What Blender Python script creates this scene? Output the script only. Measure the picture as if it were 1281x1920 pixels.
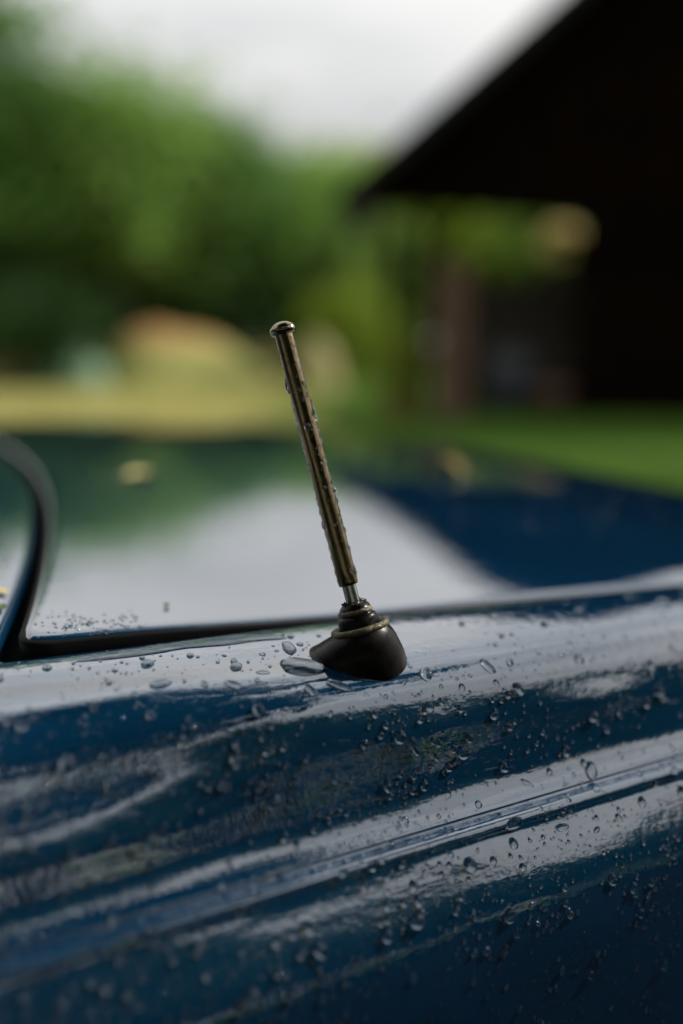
import bpy, bmesh, math, random
from mathutils import Vector, Matrix, noise
from mathutils.bvhtree import BVHTree

for o in list(bpy.data.objects):
    bpy.data.objects.remove(o)
SC = bpy.context.scene
COL = SC.collection
rad = math.radians

# ------------------------------------------------------------------ camera
# world axes: X = car forward, Y = across the car, Z = up; origin = foot of the aerial
PW, PH = 1281.0, 1920.0
FPX = 35.0 / 24.0 * PW
YAW, HORIZON, FOCUS = 62.0, 640.0, 0.335
pit = math.atan((PH / 2 - HORIZON) / FPX)
FH = Vector((math.cos(rad(YAW)), math.sin(rad(YAW)), 0))
RT = Vector((math.sin(rad(YAW)), -math.cos(rad(YAW)), 0))
UPW = Vector((0, 0, 1))
FW = FH * math.cos(pit) - UPW * math.sin(pit)
UC = UPW * math.cos(pit) + FH * math.sin(pit)

def ray(px, py):
    return FW + RT * ((px - PW / 2) / FPX) + UC * ((PH / 2 - py) / FPX)

CAM = -ray(672, 1232) * FOCUS
cd = bpy.data.cameras.new('camera')
cd.sensor_fit = 'HORIZONTAL'
cd.sensor_width = 24.0
cd.lens = 35.0
cd.clip_start = 0.01
cd.clip_end = 2000
cd.dof.use_dof = True
cd.dof.focus_distance = FOCUS - 0.004
cd.dof.aperture_fstop = 2.3
cam = bpy.data.objects.new('camera', cd)
COL.objects.link(cam)
cam.matrix_world = Matrix((RT, UC, -FW)).transposed().to_4x4()
cam.location = CAM
SC.camera = cam

# ------------------------------------------------------------------ world
SUN_EL = rad(33)
sun_h = (RT * 0.89 + FH * 0.455).normalized()
to_sun = (sun_h * math.cos(SUN_EL) + UPW * math.sin(SUN_EL)).normalized()
w = bpy.data.worlds.new('World')
SC.world = w
w.use_nodes = True
nt = w.node_tree
for n in list(nt.nodes):
    nt.nodes.remove(n)
def wn(t, **k):
    n = nt.nodes.new(t)
    for a, b in k.items():
        setattr(n, a, b)
    return n
sky = wn('ShaderNodeTexSky')
sky.sky_type = 'NISHITA'
sky.sun_disc = False
sky.sun_elevation = SUN_EL
sky.sun_rotation = math.atan2(to_sun.x, to_sun.y)
sky.dust_density = 3.0
tc = wn('ShaderNodeTexCoord')
mp = wn('ShaderNodeMapping')
mp.inputs['Scale'].default_value = (1.6, 1.6, 4.5)
mp.inputs['Location'].default_value = (3.1, 0.4, 0.0)
nz = wn('ShaderNodeTexNoise')
nz.inputs['Scale'].default_value = 1.5
nz.inputs['Detail'].default_value = 5
nz.inputs['Roughness'].default_value = 0.5
cr = wn('ShaderNodeValToRGB')
cr.color_ramp.elements[0].position = 0.36
cr.color_ramp.elements[0].color = (0.48, 0.51, 0.54, 1)
cr.color_ramp.elements[1].position = 0.76
cr.color_ramp.elements[1].color = (1.0, 0.99, 0.97, 1)
sc10 = wn('ShaderNodeVectorMath', operation='SCALE')
sc10.inputs['Scale'].default_value = 10.0
mx = wn('ShaderNodeMixRGB')
mx.inputs['Fac'].default_value = 0.93
bg = wn('ShaderNodeBackground')
bg.inputs['Strength'].default_value = 0.1
ow = wn('ShaderNodeOutputWorld')
L = nt.links.new
L(tc.outputs['Generated'], mp.inputs['Vector'])
L(mp.outputs['Vector'], nz.inputs['Vector'])
sepz = wn('ShaderNodeSeparateXYZ')
hz1 = wn('ShaderNodeMath', operation='SUBTRACT', use_clamp=True)
hz1.inputs[0].default_value = 1.0
hz2 = wn('ShaderNodeMath', operation='POWER')
hz2.inputs[1].default_value = 6.0
hz3 = wn('ShaderNodeMath', operation='MULTIPLY_ADD')
hz3.inputs[1].default_value = 0.9
L(tc.outputs['Generated'], sepz.inputs[0])
L(sepz.outputs['Z'], hz1.inputs[1])
zc = wn('ShaderNodeMath', operation='MAXIMUM')       # overcast sky: brighter towards the zenith, (1 + 2 sin el)
zc.inputs[1].default_value = 0.0
zf = wn('ShaderNodeMath', operation='MULTIPLY_ADD')
zf.inputs[1].default_value = 12.8
zf.inputs[2].default_value = 6.4
L(sepz.outputs['Z'], zc.inputs[0])
L(zc.outputs[0], zf.inputs[0])
L(zf.outputs[0], sc10.inputs['Scale'])
L(hz1.outputs[0], hz2.inputs[0])
L(hz2.outputs[0], hz3.inputs[0])
L(nz.outputs['Fac'], hz3.inputs[2])
L(hz3.outputs[0], cr.inputs['Fac'])
L(cr.outputs['Color'], sc10.inputs[0])
L(sky.outputs['Color'], mx.inputs['Color1'])
L(sc10.outputs['Vector'], mx.inputs['Color2'])
L(mx.outputs['Color'], bg.inputs['Color'])
L(bg.outputs['Background'], ow.inputs['Surface'])

sd = bpy.data.lights.new('sun', 'SUN')
sd.energy = 4.4
sd.angle = rad(2.5)
sd.color = (1.0, 0.93, 0.82)
sun = bpy.data.objects.new('sun', sd)
COL.objects.link(sun)
sun.rotation_euler = (-to_sun).to_track_quat('-Z', 'Y').to_euler()

SC.view_settings.view_transform = 'Standard'
SC.view_settings.look = 'None'
SC.view_settings.exposure = 0.0
SC.view_settings.gamma = 1.0
SC.view_settings.use_curve_mapping = False
SC.render.engine = 'CYCLES'
SC.cycles.use_denoising = True
SC.cycles.max_bounces = 10
SC.cycles.transmission_bounces = 8
SC.cycles.sample_clamp_indirect = 6.0
SC.cycles.caustics_refractive = True
SC.cycles.caustics_reflective = False

# ------------------------------------------------------------------ helpers
def at(px, py, depth):
    return CAM + ray(px, py) * depth

def gpos(px, depth):
    """point on the ground under image column px at a given depth"""
    p = at(px, HORIZON, depth)
    return Vector((p.x, p.y, GZ))

GZ = -0.95

def mesh(name, verts, faces, smooth=False):
    m = bpy.data.meshes.new(name)
    m.from_pydata([tuple(v) for v in verts], [], faces)
    m.update()
    if smooth:
        m.polygons.foreach_set('use_smooth', [True] * len(m.polygons))
    return m

def obj(name, me, mat=None, parent=None):
    if mat is not None and not me.materials:
        me.materials.append(mat)
    o = bpy.data.objects.new(name, me)
    COL.objects.link(o)
    if parent is not None:
        o.parent = parent
    return o

def empty(name, loc=(0, 0, 0), rot=None):
    o = bpy.data.objects.new(name, None)
    COL.objects.link(o)
    o.empty_display_size = 0.05
    if rot is not None:
        o.matrix_world = Matrix.Translation(Vector(loc)) @ rot.to_4x4()
    else:
        o.location = loc
    return o

def tag(o, label=None, cat=None, group=None, kind=None):
    if label: o['label'] = label
    if cat: o['category'] = cat
    if group: o['group'] = group
    if kind: o['kind'] = kind
    return o

def grid_faces(nu, nv, closed_u=False):
    """vertices indexed i*nv + j, i along u"""
    f = []
    for i in range(nu if closed_u else nu - 1):
        a = i * nv
        b = ((i + 1) % nu) * nv
        for j in range(nv - 1):
            f.append((a + j, b + j, b + j + 1, a + j + 1))
    return f

def catmull(pts, n):
    """dense centripetal-ish Catmull-Rom through 2-D/3-D points"""
    P = [Vector(p) for p in pts]
    P = [P[0] * 2 - P[1]] + P + [P[-1] * 2 - P[-2]]
    out = []
    for k in range(1, len(P) - 2):
        p0, p1, p2, p3 = P[k - 1], P[k], P[k + 1], P[k + 2]
        d = [max(1e-9, (b - a).length) ** 0.5 for a, b in ((p0, p1), (p1, p2), (p2, p3))]
        t0 = 0; t1 = d[0]; t2 = t1 + d[1]; t3 = t2 + d[2]
        for s in range(n):
            t = t1 + (t2 - t1) * s / n
            A1 = p0 * ((t1 - t) / (t1 - t0)) + p1 * ((t - t0) / (t1 - t0))
            A2 = p1 * ((t2 - t) / (t2 - t1)) + p2 * ((t - t1) / (t2 - t1))
            A3 = p2 * ((t3 - t) / (t3 - t2)) + p3 * ((t - t2) / (t3 - t2))
            B1 = A1 * ((t2 - t) / (t2 - t0)) + A2 * ((t - t0) / (t2 - t0))
            B2 = A2 * ((t3 - t) / (t3 - t1)) + A3 * ((t - t1) / (t3 - t1))
            out.append(B1 * ((t2 - t) / (t2 - t1)) + B2 * ((t - t1) / (t2 - t1)))
    out.append(P[-2].copy())
    return out

def lathe(profile, seg=32, wob=None):
    """profile list of (r, z); closed top and bottom if r == 0"""
    v = []
    for i in range(seg):
        a = 2 * math.pi * i / seg
        for j, (r, z) in enumerate(profile):
            k = 1.0
            if wob: k = wob(a, z)
            v.append((r * k * math.cos(a), r * k * math.sin(a), z))
    return v, grid_faces(seg, len(profile), True)

def box(sx, sy, sz, bev=0.0):
    """box mesh data with its base centred at the origin"""
    bm = bmesh.new()
    bmesh.ops.create_cube(bm, size=1)
    for v in bm.verts:
        v.co.x *= sx; v.co.y *= sy; v.co.z = (v.co.z + 0.5) * sz
    if bev:
        bmesh.ops.bevel(bm, geom=list(bm.edges), offset=bev, segments=1, affect='EDGES', profile=0.5)
    m = bpy.data.meshes.new('box')
    bm.to_mesh(m)
    bm.free()
    return m

# ------------------------------------------------------------------ materials
class Mat:
    def __init__(self, name):
        self.m = bpy.data.materials.new(name)
        self.m.use_nodes = True
        self.t = self.m.node_tree
        self.b = self.t.nodes['Principled BSDF']
    def n(self, t, **k):
        n = self.t.nodes.new(t)
        for a, b in k.items():
            setattr(n, a, b)
        return n
    def set(self, **k):
        for a, b in k.items():
            self.b.inputs[a.replace('_', ' ')].default_value = b
        return self
    def link(self, a, b):
        self.t.links.new(a, b)
    def noise(self, scale, detail=4, rough=0.5, coord='Object', vscale=(1, 1, 1)):
        c = self.n('ShaderNodeTexCoord')
        mp = self.n('ShaderNodeMapping')
        mp.inputs['Scale'].default_value = vscale
        nz = self.n('ShaderNodeTexNoise')
        nz.inputs['Scale'].default_value = scale
        nz.inputs['Detail'].default_value = detail
        nz.inputs['Roughness'].default_value = rough
        self.link(c.outputs[coord], mp.inputs['Vector'])
        self.link(mp.outputs['Vector'], nz.inputs['Vector'])
        return nz.outputs['Fac']
    def ramp(self, fac, stops):
        r = self.n('ShaderNodeValToRGB')
        e = r.color_ramp.elements
        while len(e) < len(stops):
            e.new(0.5)
        for k, (p, c) in enumerate(stops):
            e[k].position = p
            e[k].color = (c[0], c[1], c[2], 1) if isinstance(c, (tuple, list)) else (c, c, c, 1)
        self.link(fac, r.inputs['Fac'])
        return r.outputs['Color']
    def bump(self, fac, strength, dist, normal=None):
        b = self.n('ShaderNodeBump')
        b.inputs['Strength'].default_value = strength
        b.inputs['Distance'].default_value = dist
        self.link(fac, b.inputs['Height'])
        if normal is not None:
            self.link(normal, b.inputs['Normal'])
        return b.outputs['Normal']

def simple(name, col, rough=0.6, metal=0.0, var=0.35, scale=8, bump=0.0, bscale=40):
    M = Mat(name)
    M.set(Roughness=rough, Metallic=metal)
    f = M.noise(scale, 5, 0.6)
    c = M.ramp(f, [(0.3, [x * (1 - var) for x in col]), (0.7, [min(1, x * (1 + var)) for x in col])])
    M.link(c, M.b.inputs['Base Color'])
    if bump:
        M.link(M.bump(M.noise(bscale, 5), bump, 0.01), M.b.inputs['Normal'])
    return M.m

def paint_mat(name, peel, streak):
    M = Mat(name)
    M.set(Roughness=0.03, IOR=2.0)
    f = M.noise(9, 4, 0.6)
    c = M.ramp(f, [(0.35, (0.002, 0.031, 0.080)), (0.65, (0.003, 0.040, 0.102))])
    M.link(c, M.b.inputs['Base Color'])
    M.set(Coat_Weight=1.0, Coat_Roughness=0.012, Coat_IOR=2.05)
    n1 = M.bump(M.noise(260, 2, 0.5), peel, 0.0004)
    n2 = M.bump(M.noise(70, 4, 0.6, 'Object', (0.40, 1.8, 1.8)), streak, 0.0012, n1)
    M.link(n2, M.b.inputs['Coat Normal'])
    M.link(n2, M.b.inputs['Normal'])
    r = M.ramp(M.noise(35, 5, 0.65), [(0.45, 0.008), (0.75, 0.05)])
    M.link(r, M.b.inputs['Coat Roughness'])
    return M.m

PAINT = paint_mat('wet_blue_paint', 0.22, 0.15)
PAINT_HOOD = paint_mat('wet_blue_hood_paint', 0.04, 0.05)
BLACK = simple('black_rubber_and_gap_shade', (0.003, 0.003, 0.0035), 0.6)
BLACK.node_tree.nodes['Principled BSDF'].inputs['Specular IOR Level'].default_value = 0.12
def water_mat():
    M = Mat('rain_water')
    M.set(Base_Color=(0.80, 0.88, 0.94, 1), Roughness=0.0, IOR=1.33)
    M.b.inputs['Transmission Weight'].default_value = 1.0
    return M.m
WATER = water_mat()
WATER.use_backface_culling = False

def leaf_mat(name, c0, c1, c2, trans=0.35):
    M = Mat(name)
    g = M.n('ShaderNodeNewGeometry')
    c = M.ramp(g.outputs['Random Per Island'], [(0.0, c0), (0.5, c1), (1.0, c2)])
    M.link(c, M.b.inputs['Base Color'])
    M.set(Roughness=0.5)
    M.b.inputs['Specular IOR Level'].default_value = 0.2
    tr = M.n('ShaderNodeBsdfTranslucent')
    M.link(c, tr.inputs['Color'])
    mix = M.n('ShaderNodeMixShader')
    mix.inputs['Fac'].default_value = trans
    out = M.t.nodes['Material Output']
    M.link(M.b.outputs['BSDF'], mix.inputs[1])
    M.link(tr.outputs['BSDF'], mix.inputs[2])
    M.link(mix.outputs['Shader'], out.inputs['Surface'])
    return M.m

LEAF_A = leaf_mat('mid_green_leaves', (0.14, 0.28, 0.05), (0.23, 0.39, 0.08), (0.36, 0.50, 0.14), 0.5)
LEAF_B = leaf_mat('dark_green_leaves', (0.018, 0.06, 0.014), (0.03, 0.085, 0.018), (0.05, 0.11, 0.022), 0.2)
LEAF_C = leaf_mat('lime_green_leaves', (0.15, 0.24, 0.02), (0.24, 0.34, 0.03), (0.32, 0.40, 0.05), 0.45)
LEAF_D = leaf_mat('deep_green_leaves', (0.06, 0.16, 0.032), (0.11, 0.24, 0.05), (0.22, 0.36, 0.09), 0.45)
LEAF_Y = leaf_mat('yellow_leaves', (0.70, 0.55, 0.18), (0.80, 0.68, 0.32), (0.88, 0.80, 0.5), 0.45)
BARK = simple('tree_bark', (0.07, 0.05, 0.035), 0.9, 0, 0.5, 12, 0.6)

# ------------------------------------------------------------------ ground
def ground_mat():
    M = Mat('lawn_and_straw_ground')
    M.b.inputs['Specular IOR Level'].default_value = 0.1
    M.set(Roughness=0.95)
    f1 = M.noise(1.1, 6, 0.65)
    green = M.ramp(f1, [(0.28, (0.045, 0.05, 0.012)), (0.45, (0.04, 0.10, 0.010)), (0.72, (0.085, 0.15, 0.018))])
    f2 = M.noise(0.45, 5, 0.6)
    straw = M.ramp(f2, [(0.3, (0.29, 0.20, 0.07)), (0.5, (0.31, 0.28, 0.09)), (0.7, (0.26, 0.29, 0.085))])
    # dry strip: a real patch of the yard, left of a line running away from the car
    g = M.n('ShaderNodeNewGeometry')
    a = gpos(640, 8.0); b = gpos(640, 30.0)
    d = (b - a).normalized(); nrm = Vector((-d.y, d.x, 0))
    dot = M.n('ShaderNodeVectorMath', operation='DOT_PRODUCT')
    sub = M.n('ShaderNodeVectorMath', operation='SUBTRACT')
    sub.inputs[1].default_value = a
    dot.inputs[1].default_value = nrm
    M.link(g.outputs['Position'], sub.inputs[0])
    M.link(sub.outputs['Vector'], dot.inputs[0])
    # also only beyond 11 m
    dot2 = M.n('ShaderNodeVectorMath', operation='DOT_PRODUCT')
    dot2.inputs[1].default_value = FH
    M.link(sub.outputs['Vector'], dot2.inputs[0])
    def mr(x, lo, hi):
        r = M.n('ShaderNodeMapRange')
        r.inputs['From Min'].default_value = lo
        r.inputs['From Max'].default_value = hi
        M.link(x, r.inputs['Value'])
        return r.outputs['Result']
    mul = M.n('ShaderNodeMath', operation='MULTIPLY')
    M.link(mr(dot.outputs['Value'], -0.2, 1.6), mul.inputs[0])
    M.link(mr(dot2.outputs['Value'], -1.0, 2.0), mul.inputs[1])
    mix = M.n('ShaderNodeMixRGB')
    M.link(mul.outputs['Value'], mix.inputs['Fac'])
    M.link(green, mix.inputs['Color1'])
    M.link(straw, mix.inputs['Color2'])
    M.link(mix.outputs['Color'], M.b.inputs['Base Color'])
    M.link(M.bump(M.noise(9, 6, 0.7), 0.6, 0.05), M.b.inputs['Normal'])
    return M.m
S = 400
N = 60
gv = []
for i in range(N + 1):
    for j in range(N + 1):
        u = (i / N - 0.5) * 2; v = (j / N - 0.5) * 2
        x = S * u * abs(u) ** 1.5; y = S * v * abs(v) ** 1.5
        r = math.hypot(x, y)
        z = GZ
        if r > 6:
            z += 0.05 * noise.noise(Vector((x * 0.25, y * 0.25, 0)))
        gv.append((x, y, z))
ground = obj('ground', mesh('ground', gv, grid_faces(N + 1, N + 1), True), ground_mat())
tag(ground, kind='structure')

def dark_pad_mat():
    M = Mat('near_black_pad')
    c = M.ramp(M.noise(30, 6, 0.7), [(0.3, (0.004, 0.0036, 0.003)), (0.7, (0.012, 0.010, 0.009))])
    M.link(c, M.b.inputs['Base Color'])
    M.set(Roughness=0.8)
    M.b.inputs['Specular IOR Level'].default_value = 0.0
    M.link(M.bump(M.noise(60, 6, 0.7), 0.8, 0.02), M.b.inputs['Normal'])
    return M.m
dv = []
for i in range(48):
    a = 2 * math.pi * i / 48
    k = 1 + 0.08 * noise.noise(Vector((math.cos(a) * 2, math.sin(a) * 2, 3)))
    c = CAM + RT * 1.0 - FH * 5.0
    q = c + (RT * math.cos(a) * 25 + FH * math.sin(a) * 9.5) * k
    dv.append((q.x, q.y, GZ + 0.06))
cn = len(dv); dv.append((c.x, c.y, GZ + 0.065))
tag(obj('unseen_dark_pad', mesh('unseen_dark_pad', dv, [(i, (i + 1) % 48, cn) for i in range(48)]), dark_pad_mat()), kind='structure')  # unseen near-black ground pad, added to darken what the flank reflects

# grass blades over the part of the yard that shows beyond the bonnet
random.seed(4)
gvv = []; gff = []
for k in range(26000):
    px = random.uniform(620, 1500) if k % 3 else random.uniform(-150, 700)
    dep = 6.0 + 16.0 * random.random() ** 1.5
    p = gpos(px, dep)
    a = random.uniform(0, 6.283); h = random.uniform(0.05, 0.13); ww = 0.006
    dx, dy = math.cos(a) * ww, math.sin(a) * ww
    lx, ly = random.uniform(-0.05, 0.05), random.uniform(-0.05, 0.05)
    i = len(gvv)
    gvv += [(p.x - dx, p.y - dy, GZ - 0.05), (p.x + dx, p.y + dy, GZ - 0.05), (p.x + lx, p.y + ly, GZ + h)]
    gff.append((i, i + 1, i + 2))
GRASSM = leaf_mat('grass_blades', (0.06, 0.14, 0.012), (0.09, 0.19, 0.02), (0.16, 0.22, 0.03), 0.3)
tag(obj('grass', mesh('grass', gvv, gff), GRASSM), 'short green grass of the lawn beyond the bonnet', 'grass', kind='stuff')

# ------------------------------------------------------------------ trees
def leaf_cloud(seed, n, rx, ry, rz, cz, clumps, lsize, shell=0.55, drop=0.25):
    rnd = random.Random(seed)
    cs = []
    for _ in range(clumps):
        while True:
            d = Vector((rnd.gauss(0, 1), rnd.gauss(0, 1), rnd.gauss(0, 1)))
            if d.length > 0.1: break
        d.normalize()
        r = shell + (1 - shell) * rnd.random()
        lump = 0.78 + 0.35 * noise.noise(d * 1.7 + Vector((seed, 0, 0)))
        cs.append((Vector((d.x * rx * r * lump, d.y * ry * r * lump, cz + d.z * rz * r * lump)), rnd.uniform(0.55, 1.25)))
    v = []; f = []
    base = min(rx, ry, rz) * 0.24
    for k in range(n):
        c, s = cs[rnd.randrange(clumps)]
        p = c + Vector((rnd.gauss(0, 1), rnd.gauss(0, 1), rnd.gauss(0, 0.7))) * base * s
        u = Vector((rnd.gauss(0, 1), rnd.gauss(0, 1), rnd.gauss(0, 0.5) - drop)).normalized()
        wv = u.cross(Vector((rnd.gauss(0, 1), rnd.gauss(0, 1), rnd.gauss(0, 1)))).normalized()
        l = lsize * rnd.uniform(0.6, 1.3)
        nn = u.cross(wv) * l * 0.12
        i = len(v)
        v += [p, p + u * l * 0.5 + wv * l * 0.3 + nn, p + u * l, p + u * l * 0.5 - wv * l * 0.3 + nn]
        f += [(i, i + 1, i + 2), (i, i + 2, i + 3)]
    return mesh('foliage', v, f), cs

def tube(v, f, a, b, r0, r1, seg=8):
    ax = (b - a).normalized()
    s = ax.orthogonal().normalized(); t = ax.cross(s)
    i = len(v)
    for p, r in ((a, r0), (b, r1)):
        for k in range(seg):
            an = 2 * math.pi * k / seg
            v.append(p + (s * math.cos(an) + t * math.sin(an)) * r)
    for k in range(seg):
        f.append((i + k, i + (k + 1) % seg, i + seg + (k + 1) % seg, i + seg + k))

def trunk_mesh(seed, h, r, cs):
    rnd = random.Random(seed)
    v = []; f = []
    p = Vector((0, 0, -0.1)); pts = [p]
    for k in range(5):
        p = p + Vector((rnd.uniform(-1, 1) * h * 0.03, rnd.uniform(-1, 1) * h * 0.03, h / 5))
        pts.append(p)
    for k in range(5):
        tube(v, f, pts[k], pts[k + 1], r * (1 - 0.15 * k), r * (1 - 0.15 * (k + 1)), 10)
    for c, s in rnd.sample(cs, min(14, len(cs))):
        st = pts[rnd.randrange(2, 6)]
        mid = st.lerp(c, 0.5) + Vector((0, 0, -0.05 * h))
        tube(v, f, st, mid, r * 0.3, r * 0.2, 6)
        tube(v, f, mid, c, r * 0.2, r * 0.06, 6)
    return mesh('trunk', v, f, True)

PROTO = {}
def tree(name, label, loc, kind, sc=(1, 1, 1), rot=0.0, group=None, mat=None, cat='tree'):
    if kind not in PROTO:
        sd_, n, rx, ry, rz, cz, cl, ls, th, tr = TREES[kind]
        cm, cs = leaf_cloud(sd_, n, rx, ry, rz, cz, cl, ls)
        PROTO[kind] = (cm, trunk_mesh(sd_, th, tr, cs))
    cm, tm = PROTO[kind]
    if group in ('trees and bushes behind the yard', 'low bushes along the yard') and kind != 'shrub':
        c0 = Vector((CAM.x, CAM.y, GZ))
        loc = c0 + (Vector(loc) - c0) * 1.45
        sc = tuple(q * 1.45 for q in sc)
    root = empty(name, loc)
    root.scale = sc
    root.rotation_euler = (0, 0, rot)
    c = bpy.data.objects.new('crown', cm)
    COL.objects.link(c); c.parent = root
    if not cm.materials: cm.materials.append(mat or LEAF_A)
    c.material_slots[0].link = 'OBJECT'
    c.material_slots[0].material = mat or LEAF_A
    t = obj('trunk', tm, BARK, root)
    return tag(root, label, cat, group)

#          seed   n    rx   ry   rz   cz  clumps leaf  trunk_h r
TREES = {
    'broad': (11, 9000, 2.3, 2.3, 2.2, 3.3, 70, 0.20, 3.0, 0.16),
    'tall':  (23, 9000, 1.9, 1.9, 3.0, 4.0, 80, 0.20, 3.8, 0.17),
    'bush':  (37, 5000, 1.3, 1.3, 1.1, 1.05, 50, 0.13, 0.9, 0.06),
    'shrub': (41, 2600, 0.6, 0.6, 0.75, 0.75, 30, 0.085, 0.6, 0.03),
    'sapling': (61, 3200, 0.32, 0.32, 0.36, 2.86, 24, 0.09, 2.9, 0.035),
    'over':  (53, 30000, 4.0, 3.9, 0.85, 4.15, 260, 0.17, 3.8, 0.15),
}
GT = 'trees and bushes behind the yard'
tree('leafy_tree', 'tall dark green tree at the left edge of the photo', gpos(-60, 17), 'tall', (1.15, 1.15, 1.0), 0.4, GT, LEAF_D)
tree('leafy_tree', 'broad mid green tree above the orange mound', gpos(240, 18.5), 'broad', (1.05, 1.05, 1.10), 1.7, GT, LEAF_A)
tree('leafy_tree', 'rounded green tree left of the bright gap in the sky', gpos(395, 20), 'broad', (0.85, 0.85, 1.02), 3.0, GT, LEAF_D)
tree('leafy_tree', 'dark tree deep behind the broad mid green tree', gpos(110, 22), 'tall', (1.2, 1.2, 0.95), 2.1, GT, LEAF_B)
tree('leafy_tree', 'lower pale green tree under the bright gap in the sky', gpos(560, 22), 'broad', (1.1, 1.1, 0.92), 4.4, GT, LEAF_A)
tree('leafy_tree', 'green tree just left of the barn eave tip', gpos(660, 24), 'broad', (1.0, 1.0, 1.02), 5.1, GT, LEAF_C)
tree('leafy_tree', 'lime green tree seen under the barn eave', gpos(790, 24), 'broad', (1.1, 1.1, 0.9), 0.9, GT, LEAF_C)
tree('leafy_tree', 'farther green tree seen through the open barn bay', gpos(960, 26), 'broad', (1.2, 1.2, 0.9), 2.6, GT, LEAF_A)
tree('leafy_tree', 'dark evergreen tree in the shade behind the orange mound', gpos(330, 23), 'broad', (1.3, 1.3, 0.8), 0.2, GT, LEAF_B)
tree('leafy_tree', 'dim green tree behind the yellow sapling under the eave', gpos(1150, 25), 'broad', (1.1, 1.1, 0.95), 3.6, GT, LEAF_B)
GH = 'far hedge bushes'
for k, px in enumerate((-80, 90, 260, 430, 590, 740, 890, 1040, 1190)):
    tree('hedge_bush', 'dense green bush in the far hedge behind the trees', gpos(px, 44 + 1.2 * math.sin(k * 2.2)), 'bush', (3.3, 3.3, 3.2), k * 0.9, GH, LEAF_A if k in (4, 5, 6) else LEAF_B, 'bush')
GB = 'low bushes along the yard'
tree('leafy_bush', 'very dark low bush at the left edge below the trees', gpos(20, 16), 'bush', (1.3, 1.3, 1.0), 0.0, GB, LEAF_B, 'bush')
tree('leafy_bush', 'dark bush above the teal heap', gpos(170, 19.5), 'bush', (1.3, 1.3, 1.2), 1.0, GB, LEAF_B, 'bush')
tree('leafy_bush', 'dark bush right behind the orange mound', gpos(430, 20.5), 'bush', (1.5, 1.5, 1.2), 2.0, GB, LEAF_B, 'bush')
tree('leafy_bush', 'lime green bush right of the aerial tip', gpos(655, 18), 'bush', (0.75, 0.75, 0.95), 3.0, GB, LEAF_C, 'bush')
tree('leafy_shrub', 'yellow green shrub beside the brown barn post', gpos(745, 13.2), 'shrub', (0.55, 0.55, 1.0), 4.0, GB, LEAF_C, 'shrub')
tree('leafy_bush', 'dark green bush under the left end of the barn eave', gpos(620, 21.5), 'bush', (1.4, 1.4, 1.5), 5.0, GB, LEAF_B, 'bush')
tree('sapling', 'thin yellow leaved sapling seen under the barn eave', gpos(1046, 18.2), 'sapling', (1, 1, 1), 1.3, None, LEAF_Y, 'sapling')

# trees behind the photographer, seen only as reflections in the wing
GR = 'trees behind the photographer'
random.seed(8)
back = -FH
k = 0
for az, dist, kind, scl in ((84, 17, 'bush', 1.6), (92, 15, 'broad', 0.9), (99, 15, 'broad', 1.0), (106, 15, 'bush', 2.2), (113, 15, 'broad', 0.95), (120, 14, 'broad', 1.05), (127, 14, 'bush', 2.9),
                            (130, 12, 'broad', 1.25), (139, 9, 'tall', 1.15), (147, 11, 'tall', 1.1), (155, 11, 'tall', 1.15), (164, 10, 'broad', 1.3), (172, 9, 'tall', 1.1), (184, 9, 'broad', 1.3), (197, 9, 'tall', 1.2),
                            (210, 9, 'broad', 1.4), (224, 9, 'tall', 1.2), (238, 10, 'broad', 1.4), (250, 12, 'broad', 1.2)):
    p = CAM + (RT * math.sin(rad(az)) + FH * math.cos(rad(az))) * dist
    tree('leafy_tree', 'green tree across the yard, mirrored as a dark fringe low on the wing', (p.x, p.y, GZ), kind, (scl, scl, scl), k * 1.1, GR, LEAF_B)
    k += 1
# the tree the car is parked under: out of the picture, but it darkens the wing and drops its leaves
def over_tree():
    sd_, n, rx, ry, rz, cz, cl, ls, th, tr = TREES['over']
    cm, cs = leaf_cloud(sd_, n, rx, ry, rz, cz, cl, ls, 0.15)
    p = CAM + RT * (-3.2) - FH * 3.0
    c = CAM - FH * 0.75 - RT * 0.1
    root = empty('overhanging_tree', (p.x, p.y, GZ))
    off = Vector((c.x - p.x, c.y - p.y, 0))
    cm.transform(Matrix.Translation(off))
    cm.materials.append(LEAF_B)
    obj('crown', cm, None, root)
    obj('trunk', trunk_mesh(sd_, th, tr, [(q + off, s_) for q, s_ in cs]), BARK, root)
    return tag(root, 'leafy tree overhanging the parked car, mirrored dark in the wet wing', 'tree')
over_tree()

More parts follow.
